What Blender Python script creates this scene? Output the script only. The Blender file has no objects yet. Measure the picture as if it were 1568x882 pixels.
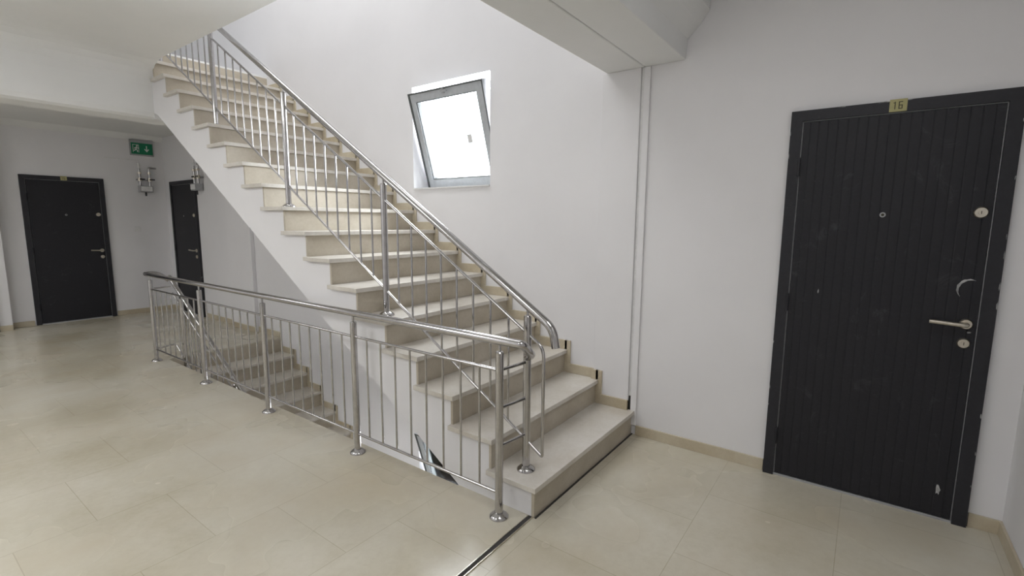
import bpy, math, random
from mathutils import Vector, Matrix
random.seed(4)
sc=bpy.context.scene
sc.view_settings.view_transform='Standard'
sc.view_settings.look='None'
sc.view_settings.exposure=0.17

# ------------------------------------------------------------------ geometry constants (metres)
XW=3.19; XR=1.834; XL=1.93; XS=2.04
Y1=1.258; T=0.2785; R=0.1776; NST=18; FF=R*NST
YF=9.378; YS=-0.645; XWEST=-2.2

# ------------------------------------------------------------------ materials
def lin(c):
    return tuple(((v/255)/12.92 if v/255<=.04045 else ((v/255+.055)/1.055)**2.4) for v in c)+(1,)
def newmat(name):
    m=bpy.data.materials.new(name); m.use_nodes=True
    nt=m.node_tree; b=nt.nodes['Principled BSDF']
    return m,nt,b
def N(nt,t,**k):
    n=nt.nodes.new(t)
    for a,v in k.items(): setattr(n,a,v)
    return n
def coords(nt,scale=(1,1,1)):
    tc=N(nt,'ShaderNodeTexCoord'); mp=N(nt,'ShaderNodeMapping'); mp.inputs['Scale'].default_value=scale
    nt.links.new(tc.outputs['Object'],mp.inputs['Vector']); return mp.outputs['Vector']
def noise(nt,vec,scale,detail=4,rough=.55,dist=0):
    n=N(nt,'ShaderNodeTexNoise'); n.inputs['Scale'].default_value=scale; n.inputs['Detail'].default_value=detail
    n.inputs['Roughness'].default_value=rough; n.inputs['Distortion'].default_value=dist
    nt.links.new(vec,n.inputs['Vector']); return n.outputs['Fac']
def ramp(nt,fac,stops):
    r=N(nt,'ShaderNodeValToRGB'); e=r.color_ramp.elements
    while len(e)<len(stops): e.new(.5)
    for i,(p,c) in enumerate(stops): e[i].position=p; e[i].color=c
    nt.links.new(fac,r.inputs['Fac']); return r.outputs['Color']
def mix(nt,fac,a,b,blend='MIX'):
    m=N(nt,'ShaderNodeMix'); m.data_type='RGBA'; m.blend_type=blend
    for s,v in ((m.inputs[0],fac),(m.inputs[6],a),(m.inputs[7],b)):
        if hasattr(v,'links'): nt.links.new(v,s)
        else: s.default_value=v
    return m.outputs[2]
def bump(nt,b,fac,strength,dist=.01):
    bp=N(nt,'ShaderNodeBump'); bp.inputs['Strength'].default_value=strength; bp.inputs['Distance'].default_value=dist
    nt.links.new(fac,bp.inputs['Height']); nt.links.new(bp.outputs['Normal'],b.inputs['Normal'])

def mat_plaster(name,c1,c2):
    m,nt,b=newmat(name); v=coords(nt)
    f=noise(nt,v,1.3,5,.6)
    nt.links.new(ramp(nt,f,[(.3,lin(c1)),(.7,lin(c2))]),b.inputs['Base Color'])
    b.inputs['Roughness'].default_value=.75
    bump(nt,b,noise(nt,v,14,4,.5),.10,.01)
    return m
M_PL=mat_plaster('wall_plaster',(228,227,229),(233,232,234))
M_CE=mat_plaster('ceiling_plaster',(230,231,230),(236,236,235))

def mat_marble(name,base,lo,hi,tile=None,rough=.28,sc=1.0,fstr=.45):
    m,nt,b=newmat(name); v=coords(nt)
    cloud=noise(nt,v,1.6*sc,5 if tile else 7,.5 if tile else .62,.2)
    fine=noise(nt,v,22*sc,6,.7,.3)
    col=ramp(nt,cloud,[(.30,lin(lo)),(.5,lin(base)),(.72,lin(hi))])
    fc=ramp(nt,fine,[(.3,(.84,.82,.78,1)),(.6,(1,1,1,1))])
    col=mix(nt,fstr,col,fc,'MULTIPLY')
    if tile:
        # chalky construction dust, soft-edged
        d=noise(nt,v,1.0,3,.5,0)
        col=mix(nt,ramp(nt,d,[(.38,(0,0,0,1)),(.75,(.6,.6,.6,1))]),col,lin((212,210,201)))
        w=noise(nt,v,2.0,4,.5,0)
        col=mix(nt,ramp(nt,w,[(.45,(0,0,0,1)),(.85,(.5,.5,.5,1))]),col,lin((182,165,133)))
        br=N(nt,'ShaderNodeTexBrick'); br.offset=.5; br.offset_frequency=2
        br.inputs['Scale'].default_value=1; br.inputs['Mortar Size'].default_value=.0020; br.inputs['Mortar Smooth'].default_value=.3
        br.inputs['Brick Width'].default_value=tile; br.inputs['Row Height'].default_value=tile
        br.inputs['Color1'].default_value=(.94,.93,.91,1); br.inputs['Color2'].default_value=(1,1,1,1); br.inputs['Mortar'].default_value=(.68,.65,.58,1)
        nt.links.new(v,br.inputs['Vector'])
        col=mix(nt,.7,col,br.outputs['Color'],'MULTIPLY')
        rr=ramp(nt,d,[(.35,(rough,)*3+(1,)),(.7,(rough+.14,)*3+(1,))])
        nt.links.new(rr,b.inputs['Roughness'])
    else: b.inputs['Roughness'].default_value=rough
    nt.links.new(col,b.inputs['Base Color'])
    bump(nt,b,fine,.03,.005)
    return m
M_FL=mat_marble('floor_beige_tile',(199,193,176),(188,180,159),(209,204,190),tile=.6,rough=.21)
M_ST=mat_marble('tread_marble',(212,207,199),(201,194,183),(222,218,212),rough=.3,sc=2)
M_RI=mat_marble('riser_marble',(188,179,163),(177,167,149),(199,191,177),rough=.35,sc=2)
M_BB=mat_marble('baseboard_tile',(196,185,163),(184,171,146),(205,197,178),rough=.35,sc=2)

def mat_simple(name,c,rough=.5,metal=0,spec=None):
    m,nt,b=newmat(name); v=coords(nt)
    f=noise(nt,v,30,3)
    c=lin(c); c2=tuple(x*.88 for x in c[:3])+(1,)
    nt.links.new(ramp(nt,f,[(.3,c2),(.7,c)]),b.inputs['Base Color'])
    b.inputs['Roughness'].default_value=rough; b.inputs['Metallic'].default_value=metal
    return m
M_SS=mat_simple('stainless_steel',(190,188,188),.13,1)
M_BR=mat_simple('satin_nickel',(215,208,195),.3,1)
M_JT=mat_simple('expansion_joint_rubber',(58,56,54),.8)
M_WF=mat_simple('window_grey_pvc',(188,192,196),.35)
M_GK=mat_simple('window_gasket',(92,96,96),.5)
M_WH=mat_simple('white_plastic',(232,232,232),.4)
M_GR=mat_simple('grey_plastic',(170,171,174),.5)
M_GN=mat_simple('exit_sign_green',(0,122,84),.4)
M_LB=mat_simple('yellow_label',(178,172,125),.7)
M_BK=mat_simple('black_ink',(60,58,40),.7)
M_DK=mat_simple('dark_metal',(42,42,46),.5)

def mat_door(name,c,sm,amount,lo=.62):
    m,nt,b=newmat(name); v=coords(nt)
    d=noise(nt,v,5,9,.75,1.5)
    fac=ramp(nt,d,[(lo,(0,0,0,1)),(lo+.16,(amount,)*3+(1,))])
    g=noise(nt,v,60,3)
    base=ramp(nt,g,[(.3,tuple(x*.8 for x in lin(c)[:3])+(1,)),(.7,lin(c))])
    nt.links.new(mix(nt,fac,base,lin(sm)),b.inputs['Base Color'])
    b.inputs['Roughness'].default_value=.5
    b.inputs['Specular IOR Level'].default_value=.3
    return m
M_DL=mat_door('door_leaf_black',(40,40,45),(105,105,110),.3,.58)
M_DF=mat_door('door_frame_charcoal',(48,48,53),(150,150,150),.75,.64)
M_DP=mat_door('plaster_splash',(105,105,108),(190,190,190),1.0,.42)
def mat_glass():
    m,nt,b=newmat('window_glass')
    nt.nodes.remove(b)
    tr=N(nt,'ShaderNodeBsdfTransparent'); tr.inputs[0].default_value=(.93,.95,.96,1)
    gl=N(nt,'ShaderNodeBsdfGlossy'); gl.inputs['Roughness'].default_value=.02
    fr=N(nt,'ShaderNodeFresnel'); fr.inputs[0].default_value=1.4
    ms=N(nt,'ShaderNodeMixShader'); nt.links.new(fr.outputs[0],ms.inputs[0]); nt.links.new(tr.outputs[0],ms.inputs[1]); nt.links.new(gl.outputs[0],ms.inputs[2])
    nt.links.new(ms.outputs[0],nt.nodes['Material Output'].inputs[0]); return m
M_GL=mat_glass()

# ------------------------------------------------------------------ mesh builder
class MB:
    def __init__(s): s.v=[];s.f=[];s.m=[];s.sm=[];s.mats=[]
    def mi(s,mat):
        if mat not in s.mats: s.mats.append(mat)
        return s.mats.index(mat)
    def add(s,vs,fs,mat,smooth=False,M=None):
        o=len(s.v)
        s.v+=[tuple(M@Vector(p)) if M else tuple(p) for p in vs]
        k=s.mi(mat)
        for f in fs: s.f.append([i+o for i in f]); s.m.append(k); s.sm.append(smooth)
    def box(s,x0,x1,y0,y1,z0,z1,mat,M=None):
        vs=[(x,y,z) for z in (z0,z1) for y in (y0,y1) for x in (x0,x1)]
        s.add(vs,[(0,2,3,1),(4,5,7,6),(0,1,5,4),(2,6,7,3),(0,4,6,2),(1,3,7,5)],mat,False,M)
    def prism(s,poly,axis,a,b,mat,M=None,smooth=False):
        def P(u,v,w):
            return (w,u,v) if axis==0 else ((u,w,v) if axis==1 else (u,v,w))
        n=len(poly)
        vs=[P(u,v,a) for u,v in poly]+[P(u,v,b) for u,v in poly]
        s.add(vs,[tuple(range(n))[::-1],tuple(range(n,2*n))]+[(i,(i+1)%n,n+(i+1)%n,n+i) for i in range(n)],mat,False,M)
    def tube(s,pts,r,mat,seg=14,cap=True,M=None,taper=None):
        pts=[Vector(p) for p in pts]; n=len(pts)
        tang=[]
        for i in range(n):
            if i==0:t=pts[1]-pts[0]
            elif i==n-1:t=pts[-1]-pts[-2]
            else:t=(pts[i+1]-pts[i]).normalized()+(pts[i]-pts[i-1]).normalized()
            tang.append(t.normalized())
        up=Vector((0,0,1)) if abs(tang[0].z)<.9 else Vector((1,0,0))
        u=tang[0].cross(up).normalized(); vs=[]
        for i in range(n):
            t=tang[i]; u=(u-t*u.dot(t)).normalized(); w=t.cross(u)
            rr=r*(taper[i] if taper else 1)
            for k in range(seg):
                a=2*math.pi*k/seg; vs.append(pts[i]+(u*math.cos(a)+w*math.sin(a))*rr)
        fs=[(i*seg+k,i*seg+(k+1)%seg,(i+1)*seg+(k+1)%seg,(i+1)*seg+k) for i in range(n-1) for k in range(seg)]
        s.add(vs,fs,mat,True,M)
        if cap:
            o=[vs[k] for k in range(seg)]; s.add(o,[tuple(range(seg))[::-1]],mat,False,M)
            o=[vs[(n-1)*seg+k] for k in range(seg)]; s.add(o,[tuple(range(seg))],mat,False,M)
    def cyl(s,a,b,r,mat,seg=16,M=None): s.tube([a,b],r,mat,seg,True,M)
    def build(s,name,bevel=0,parent=None,loc=None):
        me=bpy.data.meshes.new(name); me.from_pydata(s.v,[],s.f)
        for m in s.mats: me.materials.append(m)
        for p,k,sm in zip(me.polygons,s.m,s.sm): p.material_index=k; p.use_smooth=sm
        me.update()
        import bmesh
        bm=bmesh.new(); bm.from_mesh(me); bmesh.ops.recalc_face_normals(bm,faces=bm.faces); bm.to_mesh(me); bm.free()
        o=bpy.data.objects.new(name,me); sc.collection.objects.link(o)
        if bevel:
            md=o.modifiers.new('bevel','BEVEL'); md.width=bevel; md.segments=2; md.limit_method='ANGLE'; md.angle_limit=math.radians(50)
        if loc: o.location=loc
        if parent: o.parent=parent
        return o
def dup(o,name,dz):
    c=o.copy(); c.name=name; c.location.z+=dz; sc.collection.objects.link(c); return c
def fillet(pts,r,n=7):
    pts=[Vector(p) for p in pts]; out=[pts[0]]
    for i in range(1,len(pts)-1):
        a=(pts[i-1]-pts[i]); b=(pts[i+1]-pts[i]); rr=min(r,a.length*.49,b.length*.49)
        p0=pts[i]+a.normalized()*rr; p2=pts[i]+b.normalized()*rr
        for k in range(n+1):
            t=k/n; out.append(p0*(1-t)**2+pts[i]*2*t*(1-t)+p2*t*t)
    out.append(pts[-1]); return out

# ------------------------------------------------------------------ room shell
ZB=-FF-.2; ZT=6.3; WT=.33
w=MB()
WY0,WY1,WZ0,WZ1=2.56,3.47,1.79,2.70
w.box(XW,XW+WT,YS-.25,WY0,ZB,ZT,M_PL)
w.box(XW,XW+WT,WY1,YF+.25,ZB,ZT,M_PL)
zs=[ZB]
for k in (-1,0,1): zs+= [WZ0+k*FF,WZ1+k*FF]
zs.append(ZT)
for i in range(0,len(zs),2):
    if zs[i+1]>zs[i]: w.box(XW,XW+WT,WY0,WY1,zs[i],zs[i+1],M_PL)
wall_e=w.build('wall_east')
w=MB(); w.box(XWEST,XW,YF,YF+.25,ZB,ZT,M_PL); w.box(XWEST,1.22,YF-.16,YF,0,2.8,M_PL); w.build('wall_north')
w=MB(); w.box(XWEST,XW,YS-.25,YS,ZB,ZT,M_PL); w.build('wall_south')
w=MB(); w.box(XWEST-.2,XWEST,YS-.25,YF+.25,ZB,ZT,M_PL); w.build('wall_west')
YO=Y1+(NST-1)*T
w=MB()
w.box(XWEST,XL,YS,YF,-.2,0,M_FL)
w.box(XL,XW,YS,1.78,-.2,0,M_FL)
w.box(XL,XW,YO+.005,YF,-.2,0,M_FL)
w.build('floor')
w=MB(); w.box(XWEST,XW,YS,YF,ZB,-FF,M_FL); w.build('floor_lower')
w=MB()
w.box(XWEST,XL,YS,5.9,3.0,FF-.0,M_CE)
w.box(XL,XW,YS,1.40,3.0,FF,M_CE)
w.box(XWEST,XW,YO+.005,YF,2.8,FF,M_CE)
w.build('ceiling')
w=MB(); w.box(XWEST,XW,YS,YF,ZT-.1,ZT,M_CE); w.build('ceiling_upper')
w=MB()
w.box(XWEST,XW,1.268,1.53,2.5,3.0,M_CE); w.box(XL,XW,1.40,1.53,3.0,FF,M_CE)
w.build('trim_beam_stairwell',.008)
w=MB(); w.prism([(1.01,2.502),(1.265,2.502),(1.265,3.0),(.87,3.0),(.88,2.76),(.93,2.69),(1.0,2.62)],0,XWEST,XW,M_CE); w.build('trim_beam_hall',.006)
w=MB()
cove=[(5.50,3.0),(5.60,2.99),(5.68,2.965),(5.74,2.92),(5.775,2.86),(5.79,2.79)]
w.prism(cove+[(5.80,2.54),(5.815,2.50),(5.85,2.48),(6.12,2.48),(6.12,2.8),(YO,2.8),(YO,3.0)],0,XWEST,XL+.004,M_CE)
w.prism([(5.80,2.56),(5.80,2.48),(6.12,2.48),(6.12,2.8),(5.99,2.8)],0,XL+.004,XW,M_CE)
b3=w.build('trim_beam_landing')
w=MB(); w.box(XW-.022,XW,1.285,1.56,R,2.5,M_PL); w.build('trim_pilaster_stair',.004)
w=MB(); w.box(XW-.014,XW,1.225,1.268,.07,2.5,M_PL); w.box(XW-.009,XW,1.268,1.285,.28,2.5,M_WH)
w.box(XW-.008,XW,1.258,1.285,.0,.28,M_JT); w.build('trim_wall_joint',.003)
w=MB(); w.box(XW-.05,XW,6.55,7.20,0,2.8,M_PL); w.build('trim_pilaster_hall',.004)
w=MB(); w.prism([(YF,2.8),(YF,2.72),(YF-.08,2.8)],0,1.22,XW,M_CE); w.build('trim_cove_north')
w=MB()
w.box(XWEST,XL,1.268,1.290,.0,.004,M_JT)
w.box(XWEST,XL,1.264,1.268,.0,.006,M_BR); w.box(XWEST,XL,1.290,1.294,.0,.006,M_BR)
w.box(XL,XW,1.246,1.256,.0,.003,M_JT)
w.build('trim_floor_joint')

def bb(name,segs):
    w=MB()
    for s in segs: w.box(*s,M_BB)
    w.build(name,.002)
BH=.072
segs=[(XW-.012,XW,.405,1.225,0,BH),(XW-.012,XW,YS,-.522,0,BH),(XW-.012,XW,YO+.02,6.55,0,BH),(XW-.062,XW-.05,6.55,7.20,0,BH),(XW-.012,XW,7.2,8.17,0,BH),(XW-.012,XW,9.14,YF,0,BH)]
bb('baseboard_east',segs)
bb('baseboard_south',[(XWEST,XW-.012,YS,YS+.012,0,BH)])
bb('baseboard_north',[(XWEST,1.22,YF-.172,YF-.16,0,BH),(1.22,1.46,YF-.012,YF,0,BH),(2.40,XW-.012,YF-.012,YF,0,BH)])

# ------------------------------------------------------------------ staircase
SL=R/T
def yn(n): return Y1+(n-1)*T
s=MB()
poly=[]
for n in range(1,NST):
    poly.append((yn(n)+.018,(n-1)*R+ (0 if n==1 else -.028))); poly.append((yn(n)+.018,n*R-.028))
poly.append((YO,(NST-1)*R-.028)); poly.append((YO,2.80)); poly.append((5.80+.06,2.56)); 
poly.append((1.78+2.5/SL,2.50)); poly.append((1.78,0))
s.prism(poly,0,XL+.004,XW,M_PL)
for n in range(1,NST):
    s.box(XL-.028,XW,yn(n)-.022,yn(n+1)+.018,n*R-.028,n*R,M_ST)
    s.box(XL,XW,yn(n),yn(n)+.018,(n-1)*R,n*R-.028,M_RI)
s.box(XL,XW,yn(NST),yn(NST)+.004,(NST-1)*R,NST*R-.02,M_RI)
stair=s.build('staircase',.003)
dup(stair,'staircase',-FF)
s=MB()
for n in range(1,NST):
    a=yn(n)-.022
    th=.034 if n<=2 else .012
    s.box(XW-th,XW,(a if n>1 else 1.285),(yn(n+1) if n!=2 else 1.575),n*R,n*R+BH,M_BB)
    if n==2: s.box(XW-.012,XW,1.575,yn(3),n*R,n*R+BH,M_BB)
    if n>1: s.box(XW-th,XW,yn(n)-.05,yn(n)-.0,(n-1)*R+BH,n*R+BH,M_BB)
bs=s.build('baseboard_stair',.002)
dup(bs,'baseboard_stair_lower',-FF)

# ------------------------------------------------------------------ railings
def flange(m,x,y,z):
    m.tube([(x,y,z),(x,y,z+.006),(x,y,z+.016),(x,y,z+.026)],.05,M_SS,24,True,taper=[1,1,.8,.5])
def post(m,x,y,z0,z1,ztop):
    flange(m,x,y,z0)
    m.cyl((x,y,z0),(x,y,z1),.0205,M_SS,20)
    m.tube([(x,y,z1),(x,y,z1+.006)],.0205,M_SS,20,True,taper=[1,.8])
    m.cyl((x,y,z1),(x,y,ztop),.007,M_SS,10)
g=MB()
PY=[1.41,2.574,3.702,4.829,6.02]
HZ=.925
for y in PY: post(g,XR,y,0,.865,HZ)
g.tube(fillet([(XS+.0,6.12,.84),(XR+.12,6.17,HZ-.0),(XR,6.17,HZ),(XR,5.9,HZ),(XR,1.28,HZ),(XR+.02,1.28,HZ-.01),(XS-.04,1.33,.83),(XS,1.386,.80)],.09),.0215,M_SS,18)
for i in range(4):
    a,b=PY[i],PY[i+1]
    for z in (.775,.13):
        g.cyl((XR,a,z),(XR,b,z),.0085,M_SS,12)
    k=8
    for j in range(1,k+1):
        y=a+(b-a)*j/(k+1)
        g.cyl((XR,y,.13),(XR,y,.775),.0062,M_SS,10)
for z in (.775,.58,.38): g.cyl((XR,1.41,z),(XS,1.386,z),.0085,M_SS,12)
for z in (.775,.13): g.cyl((XR,6.02,z),(XS,6.10,z),.0085,M_SS,12)
g.build('guard_railing')

h=MB()
def rl(y): return 1.785+SL*(y-2.505)
def nos(y): return R+SL*(y-Y1)
SPY=[yn(1)+.128+4*T*k for k in range(5)]
for k,y in enumerate(SPY):
    zt=(1+4*k)*R
    post(h,XS,y,zt,rl(y)-.055,rl(y))
h.tube(fillet([(XS,6.10,rl(6.10)),(XS,3,rl(3)),(XS,1.235,rl(1.235)),(XS,1.215,rl(1.235)-.10)],.07),.0215,M_SS,18)
up=lambda y: rl(y)-.145
lo=lambda y: nos(y)+.085
h.tube(fillet([(XS,6.05,up(6.05)),(XS,3,up(3)),(XS,1.30,up(1.30)),(XS,1.285,up(1.3)-.04),(XS,1.285,lo(1.285)+.0),(XS,1.30,lo(1.30)),(XS,3,lo(3)),(XS,6.05,lo(6.05))],.03),.0085,M_SS,12)
for i in range(4):
    a,b=SPY[i],SPY[i+1]
    for j in range(1,9):
        y=a+(b-a)*j/9
        h.cyl((XS,y,lo(y)),(XS,y,up(y)),.0062,M_SS,10)
sr=h.build('stair_railing')
dup(sr,'stair_railing',-FF)

# ------------------------------------------------------------------ windows (bottom hinged, tilted inwards)
def window(name,k):
    m=MB(); z0=WZ0; z1=WZ1; y0=WY0; y1=WY1; fx0,fx1=XW+.235,XW+.30; fw=.05
    m.box(fx0,fx1,y0,y0+fw,z0,z1,M_WF); m.box(fx0,fx1,y1-fw,y1,z0,z1,M_WF)
    m.box(fx0,fx1,y0+fw,y1-fw,z0,z0+fw,M_WF); m.box(fx0,fx1,y0+fw,y1-fw,z1-fw,z1,M_WF)
    m.box(XW-.015,fx0,y0+.002,y1-.002,z0,z0+.012,M_WH)
    ang=math.radians(17)
    M=Matrix.Translation((fx0-.002,0,z0+.04))@Matrix.Rotation(-ang,4,'Y')
    H=z1-z0-.06; a=y0+.025; b=y1-.025; sw=.078
    for (ya,yb,za,zb) in ((a,a+sw,0,H),(b-sw,b,0,H),(a+sw,b-sw,0,sw),(a+sw,b-sw,H-sw,H)):
        m.box(-.065,0,ya,yb,za,zb,M_WF,M)
    for (ya,yb,za,zb) in ((a+sw,a+sw+.007,sw,H-sw),(b-sw-.007,b-sw,sw,H-sw),(a+sw,b-sw,sw,sw+.007),(a+sw,b-sw,H-sw-.007,H-sw)):
        m.box(-.055,-.008,ya,yb,za,zb,M_GK,M)
    for (ya,yb,za,zb) in ((a,a+.010,0,H),(b-.022,b,0,H),(a,b,H-.014,H)): m.box(-.070,-.065,ya,yb,za,zb,M_GK,M)
    m.box(-.03,-.026,a+sw,b-sw,sw,H-sw,M_GL,M)
    m.box(-.032,-.0305,a+.24,a+.29,.37,.44,M_WH,M)
    m.box(-.076,-.065,(a+b)/2-.015,(a+b)/2+.015,H-.05,H-.01,M_GR,M)
    m.box(-.10,-.085,(a+b)/2-.06,(a+b)/2+.01,H-.038,H-.022,M_GR,M); m.cyl((-.09,(a+b)/2,H-.03),(-.07,(a+b)/2,H-.03),.008,M_GR,10,M)
    m.cyl((fx0,y1-.03,z1-.12),tuple(M@Vector((0,b-.01,H-.2))),.004,M_GR,8)
    o=m.build(name,.002); o.location.z=k*FF
window('window_1',0); window('window_2',-1); window('window_3',1)

# ------------------------------------------------------------------ doors
def door(name,M,W,Hh,ribs,label,handside=1):
    m=MB(); fw=.055
    fr=[(0,fw,0,Hh),(W-fw,W,0,Hh),(fw,W-fw,Hh-fw,Hh)]
    for a,b,c,d in fr: m.box(a,b,0,.032,c,d,M_DF,M)
    for a,b,c,d in ((fw,fw+.004,.012,Hh-fw),(W-fw-.004,W-fw,.012,Hh-fw),(fw,W-fw,Hh-fw-.004,Hh-fw)):
        m.box(a,b,0,.016,c,d,M_GR,M)
    m.box(fw,W-fw,0,.024,0,.012,M_GR,M)
    a,b=fw+.007,W-fw-.007; z0,z1=.016,Hh-fw-.007
    m.box(a,b,.002,.0222,z0,z1,M_DL,M)
    if ribs:
        n=17; ed=.03; wd=(b-a-2*ed)/n
        m.box(a,a+ed-.001,.0222,.024,z0,z1,M_DL,M); m.box(b-ed+.001,b,.0222,.024,z0,z1,M_DL,M)
        for i in range(n):
            x0=a+ed+i*wd
            m.prism([(x0+.001,.0222),(x0+.004,.0238),(x0+wd/2,.0240),(x0+wd-.004,.0238),(x0+wd-.001,.0222)],2,z0,z1,M_DL,M)
    else: m.box(a+.01,b-.01,.0222,.024,z0+.01,z1-.01,M_DL,M)
    hx=W-.10
    s=.024
    for z,r in ((1.56,.028),(.93,.026)):
        m.tube([(hx,s,z),(hx,s+.006,z),(hx,s+.012,z)],r,M_BR,24,True,M,[1,1,.8])
        m.cyl((hx,s+.01,z),(hx,s+.018,z),.011,M_BR,16,M)
        m.box(hx-.0015,hx+.0015,s+.018,s+.0185,z-.007,z+.007,M_BK,M)
    m.tube([(hx,s,1.025),(hx,s+.006,1.025),(hx,s+.012,1.025)],.027,M_BR,24,True,M,[1,1,.8])
    m.tube(fillet([(hx,s,1.025),(hx,s+.055,1.025),(hx-.14,s+.055,1.032)],.02),.0105,M_BR,14,True,M)
    m.tube([(W/2-.01,s,1.55),(W/2-.01,s+.006,1.55)],.013,M_GR,18,True,M); m.cyl((W/2-.01,s+.006,1.55),(W/2-.01,s+.007,1.55),.007,M_BK,14,M)
    for z in (.25,Hh/2,Hh-.3): m.cyl((fw,.034,z-.05),(fw,.034,z+.05),.007,M_DF,10,M)
    if label:
        L=W/2-.03; m.box(L,L+.07,.0322,.0332,Hh-.054,Hh+.006,M_LB,M)
        def ink(x,x1,z,z1): m.box(L+x,L+x1,.0332,.0336,Hh+z,Hh+z1,M_BK,M)
        ink(.020,.024,-.042,-.006); ink(.015,.020,-.013,-.009)
        ink(.036,.040,-.042,-.006); ink(.036,.052,-.042,-.038); ink(.036,.052,-.026,-.022); ink(.048,.052,-.042,-.022); ink(.036,.052,-.010,-.006)
    if ribs:
        rnd=random.Random(7)
        def blob(cx,cz,rx,rz,yy):
            n=11; P=[]
            for i in range(n):
                t=2*math.pi*i/n; k=rnd.uniform(.55,1.1); P.append((cx+math.cos(t)*rx*k,cz+math.sin(t)*rz*k))
            m.prism(P,1,yy,yy+.0012,M_DP,M)
        # curved wiped smear above the handle
        O=[];I=[]
        for t in range(13):
            an=math.radians(70+t*12.5); ww=.010*math.sin(math.pi*(t+.6)/13.2)*rnd.uniform(.6,1.2)
            O.append((hx+math.cos(an)*(.045+ww),1.19+math.sin(an)*(.05+ww))); I.append((hx+math.cos(an)*(.045-ww*.4),1.19+math.sin(an)*(.05-ww*.4)))
        m.prism(O+I[::-1],1,.0238,.0246,M_DP,M)
        blob(hx-.02,.16,.010,.03,.0236); blob(.20,1.13,.004,.015,.0236); blob(hx+.015,.985,.010,.005,.0236)
        for k in range(9): blob(W-.003,rnd.uniform(.1,2.05),.003,rnd.uniform(.008,.025),.0316)
        for k in range(6): blob(.002,rnd.uniform(.1,2.05),.002,rnd.uniform(.006,.02),.0316)
        for k in range(6): blob(rnd.uniform(.05,W-.05),Hh-.002,rnd.uniform(.01,.02),.003,.0316)
    return m.build(name,.001)
def Meast(y): return Matrix(((0,-1,0,XW),(-1,0,0,y),(0,0,1,0),(0,0,0,1)))
def Mnorth(x): return Matrix(((1,0,0,x),(0,-1,0,YF),(0,0,1,0),(0,0,0,1)))
door('door_1',Meast(.401),.917,2.112,True,True)
door('door_2',Mnorth(1.474),.91,2.09,False,True)
door('door_3',Meast(9.12),.93,2.09,False,False)
Mw=Matrix(((1,0,0,.18),(0,-1,0,YF-.16),(0,0,1,0),(0,0,0,1)))
door('door_4',Mw,.91,2.09,False,False)

# ------------------------------------------------------------------ exit sign
m=MB(); y=YF; x0,x1,z0,z1=2.765,3.045,2.505,2.675
m.box(x0-.012,x1+.012,y-.035,y,z0-.02,z1+.045,M_GR)
m.box(x0,x1,y-.042,y-.035,z0,z1,M_GN)
f=y-.0435
def q(a,b,c,d): m.box(x0+a,x0+b,f,f+.0015,z0+c,z0+d,M_WH)
q(.02,.026,.025,.145); q(.02,.10,.139,.145); q(.094,.10,.025,.145)
def lim(p): m.tube([(x0+a,f,z0+c) for a,c in p],.0065,M_WH,8)
m.tube([(x0+.075,f,z0+.122),(x0+.075,f-.002,z0+.122)],.011,M_WH,14)
lim([(.070,.105),(.060,.072)]); lim([(.060,.072),(.080,.055),(.078,.03)]); lim([(.060,.072),(.045,.055),(.030,.05)])
lim([(.070,.100),(.088,.088),(.10,.095)]); lim([(.070,.100),(.050,.095),(.042,.078)])
q(.195,.207,.05,.135)
m.prism([(x0+.168,z0+.08),(x0+.178,z0+.088),(x0+.201,z0+.063),(x0+.224,z0+.088),(x0+.234,z0+.08),(x0+.201,z0+.04)],1,f,f+.0015,M_WH)
m.build('exit_sign')
m=MB(); m.box(2.43,2.86,YF-.012,YF,2.405,2.42,M_WH); m.build('trim_cable_duct')

def gas(name,M):
    m=MB()
    m.box(-.10,.10,0,.03,-.02,.0,M_GR,M)
    m.box(-.085,.085,.01,.11,-.20,-.10,M_GR,M); m.box(-.075,.075,.11,.118,-.185,-.115,M_WH,M)
    for x in (-.065,.065):
        m.cyl((x,.06,-.10),(x,.06,.16),.016,M_SS,14,M)
        m.cyl((x,.06,-.03),(x,.06,.02),.028,M_BR,8,M)
        m.cyl((x,.06,.08),(x,.06,.11),.026,M_BR,8,M)
        m.box(x-.01,x+.06,.085,.095,-.012,.008,M_DK,M)
    m.tube(fillet([(-.065,.06,.14),(-.065,.06,.24),(-.065,.0,.24)],.04),.014,M_WH,12,True,M)
    m.tube(fillet([(.065,.06,.14),(.065,.06,.18),(.16,.06,.18),(.16,.0,.18)],.04),.014,M_SS,12,True,M)
    m.cyl((0,.06,-.20),(0,.06,-.26),.012,M_DK,10,M)
    return m.build(name,.002)
gas('gas_meter',Mnorth(2.90)@Matrix.Translation((0,0,2.12)))
gas('gas_meter',Meast(8.02)@Matrix.Translation((0,0,2.12)))
m=MB(); m.box(2.72,2.80,YF-.01,YF,1.30,1.38,M_WH); m.box(2.73,2.79,YF-.014,YF-.01,1.31,1.37,M_WH); m.build('light_switch',.002)

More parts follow.
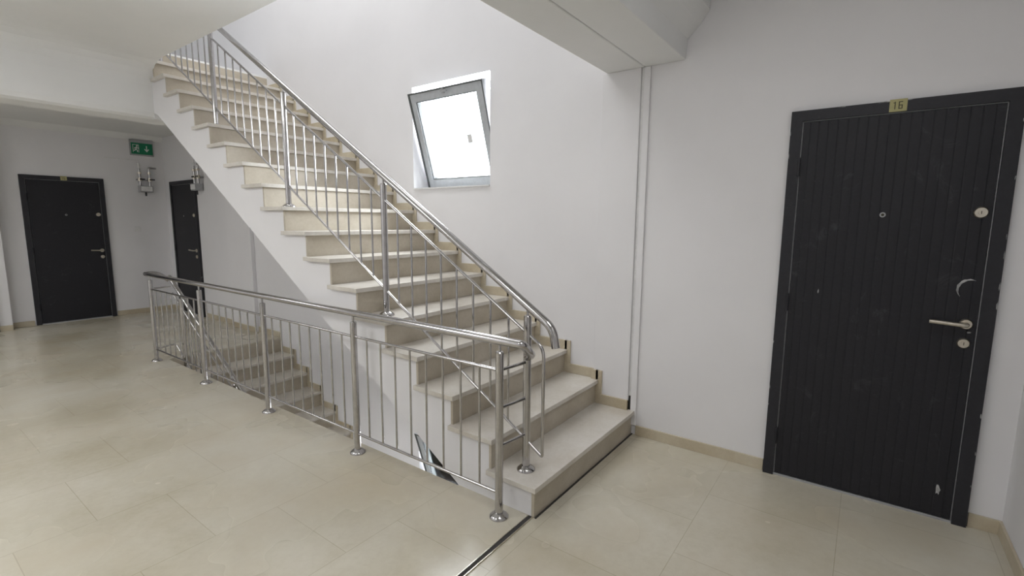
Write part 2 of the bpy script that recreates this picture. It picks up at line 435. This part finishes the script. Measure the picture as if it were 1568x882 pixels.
# ------------------------------------------------------------------ camera
f=743.7;yaw,pit,rol=.9405,.1355,.0077
F=Vector((math.sin(yaw)*math.cos(pit),math.cos(yaw)*math.cos(pit),-math.sin(pit)))
R0=Vector((math.cos(yaw),-math.sin(yaw),0)); U0=R0.cross(F)
Rr=R0*math.cos(rol)+U0*math.sin(rol); Uu=-R0*math.sin(rol)+U0*math.cos(rol)
cd=bpy.data.cameras.new('camera'); cam=bpy.data.objects.new('camera',cd); sc.collection.objects.link(cam)
cam.matrix_world=Matrix(((Rr.x,Uu.x,-F.x,0),(Rr.y,Uu.y,-F.y,0),(Rr.z,Uu.z,-F.z,1.5),(0,0,0,1)))
cd.sensor_width=36; cd.lens=f/1568*36; cd.clip_start=.05
sc.camera=cam

# ------------------------------------------------------------------ light
wd=bpy.data.worlds.new('overcast_sky'); sc.world=wd; wd.use_nodes=True
bg=wd.node_tree.nodes['Background']; bg.inputs[0].default_value=(.93,.96,1,1); bg.inputs[1].default_value=3.0
def area(name,loc,rot,sx,sy,p,col=(1,1,1)):
    l=bpy.data.lights.new(name,'AREA'); l.shape='RECTANGLE'; l.size=sx; l.size_y=sy; l.energy=p; l.color=col
    o=bpy.data.objects.new(name,l); sc.collection.objects.link(o); o.location=loc; o.rotation_euler=rot; return o
ry=(0,math.radians(90),0)
for k,p in ((0,170),(-1,150)):
    area('window_daylight',(XW+.6,(WY0+WY1)/2,2.3+k*FF),ry,1.3,1.3,p,(.97,.98,1))
# steeper daylight through the upper storey window, reaching the hall floor
area('window_daylight',(XW+1.0,3.25,6.6),(0,math.radians(52),0),1.1,1.1,620,(.97,.98,1))
area('fill_light',(-1.0,1.5,2.95),(0,0,0),1.2,1.2,36)  # unseen fill lights added to brighten hall, stairwell and lower storey; no real fixtures
area('fill_light',(-1.0,4.3,2.95),(0,0,0),1.2,1.2,40)
area('fill_light',(-.9,7.8,2.75),(0,0,0),1.0,1.0,27)
area('fill_light',(.9,.1,2.95),(0,0,0),.9,.9,14)
area('fill_light',(1.6,4.0,6.1),(0,0,0),2,3,100)
area('fill_light',(1.0,3.5,-.3),(0,0,0),1.2,1.2,38)
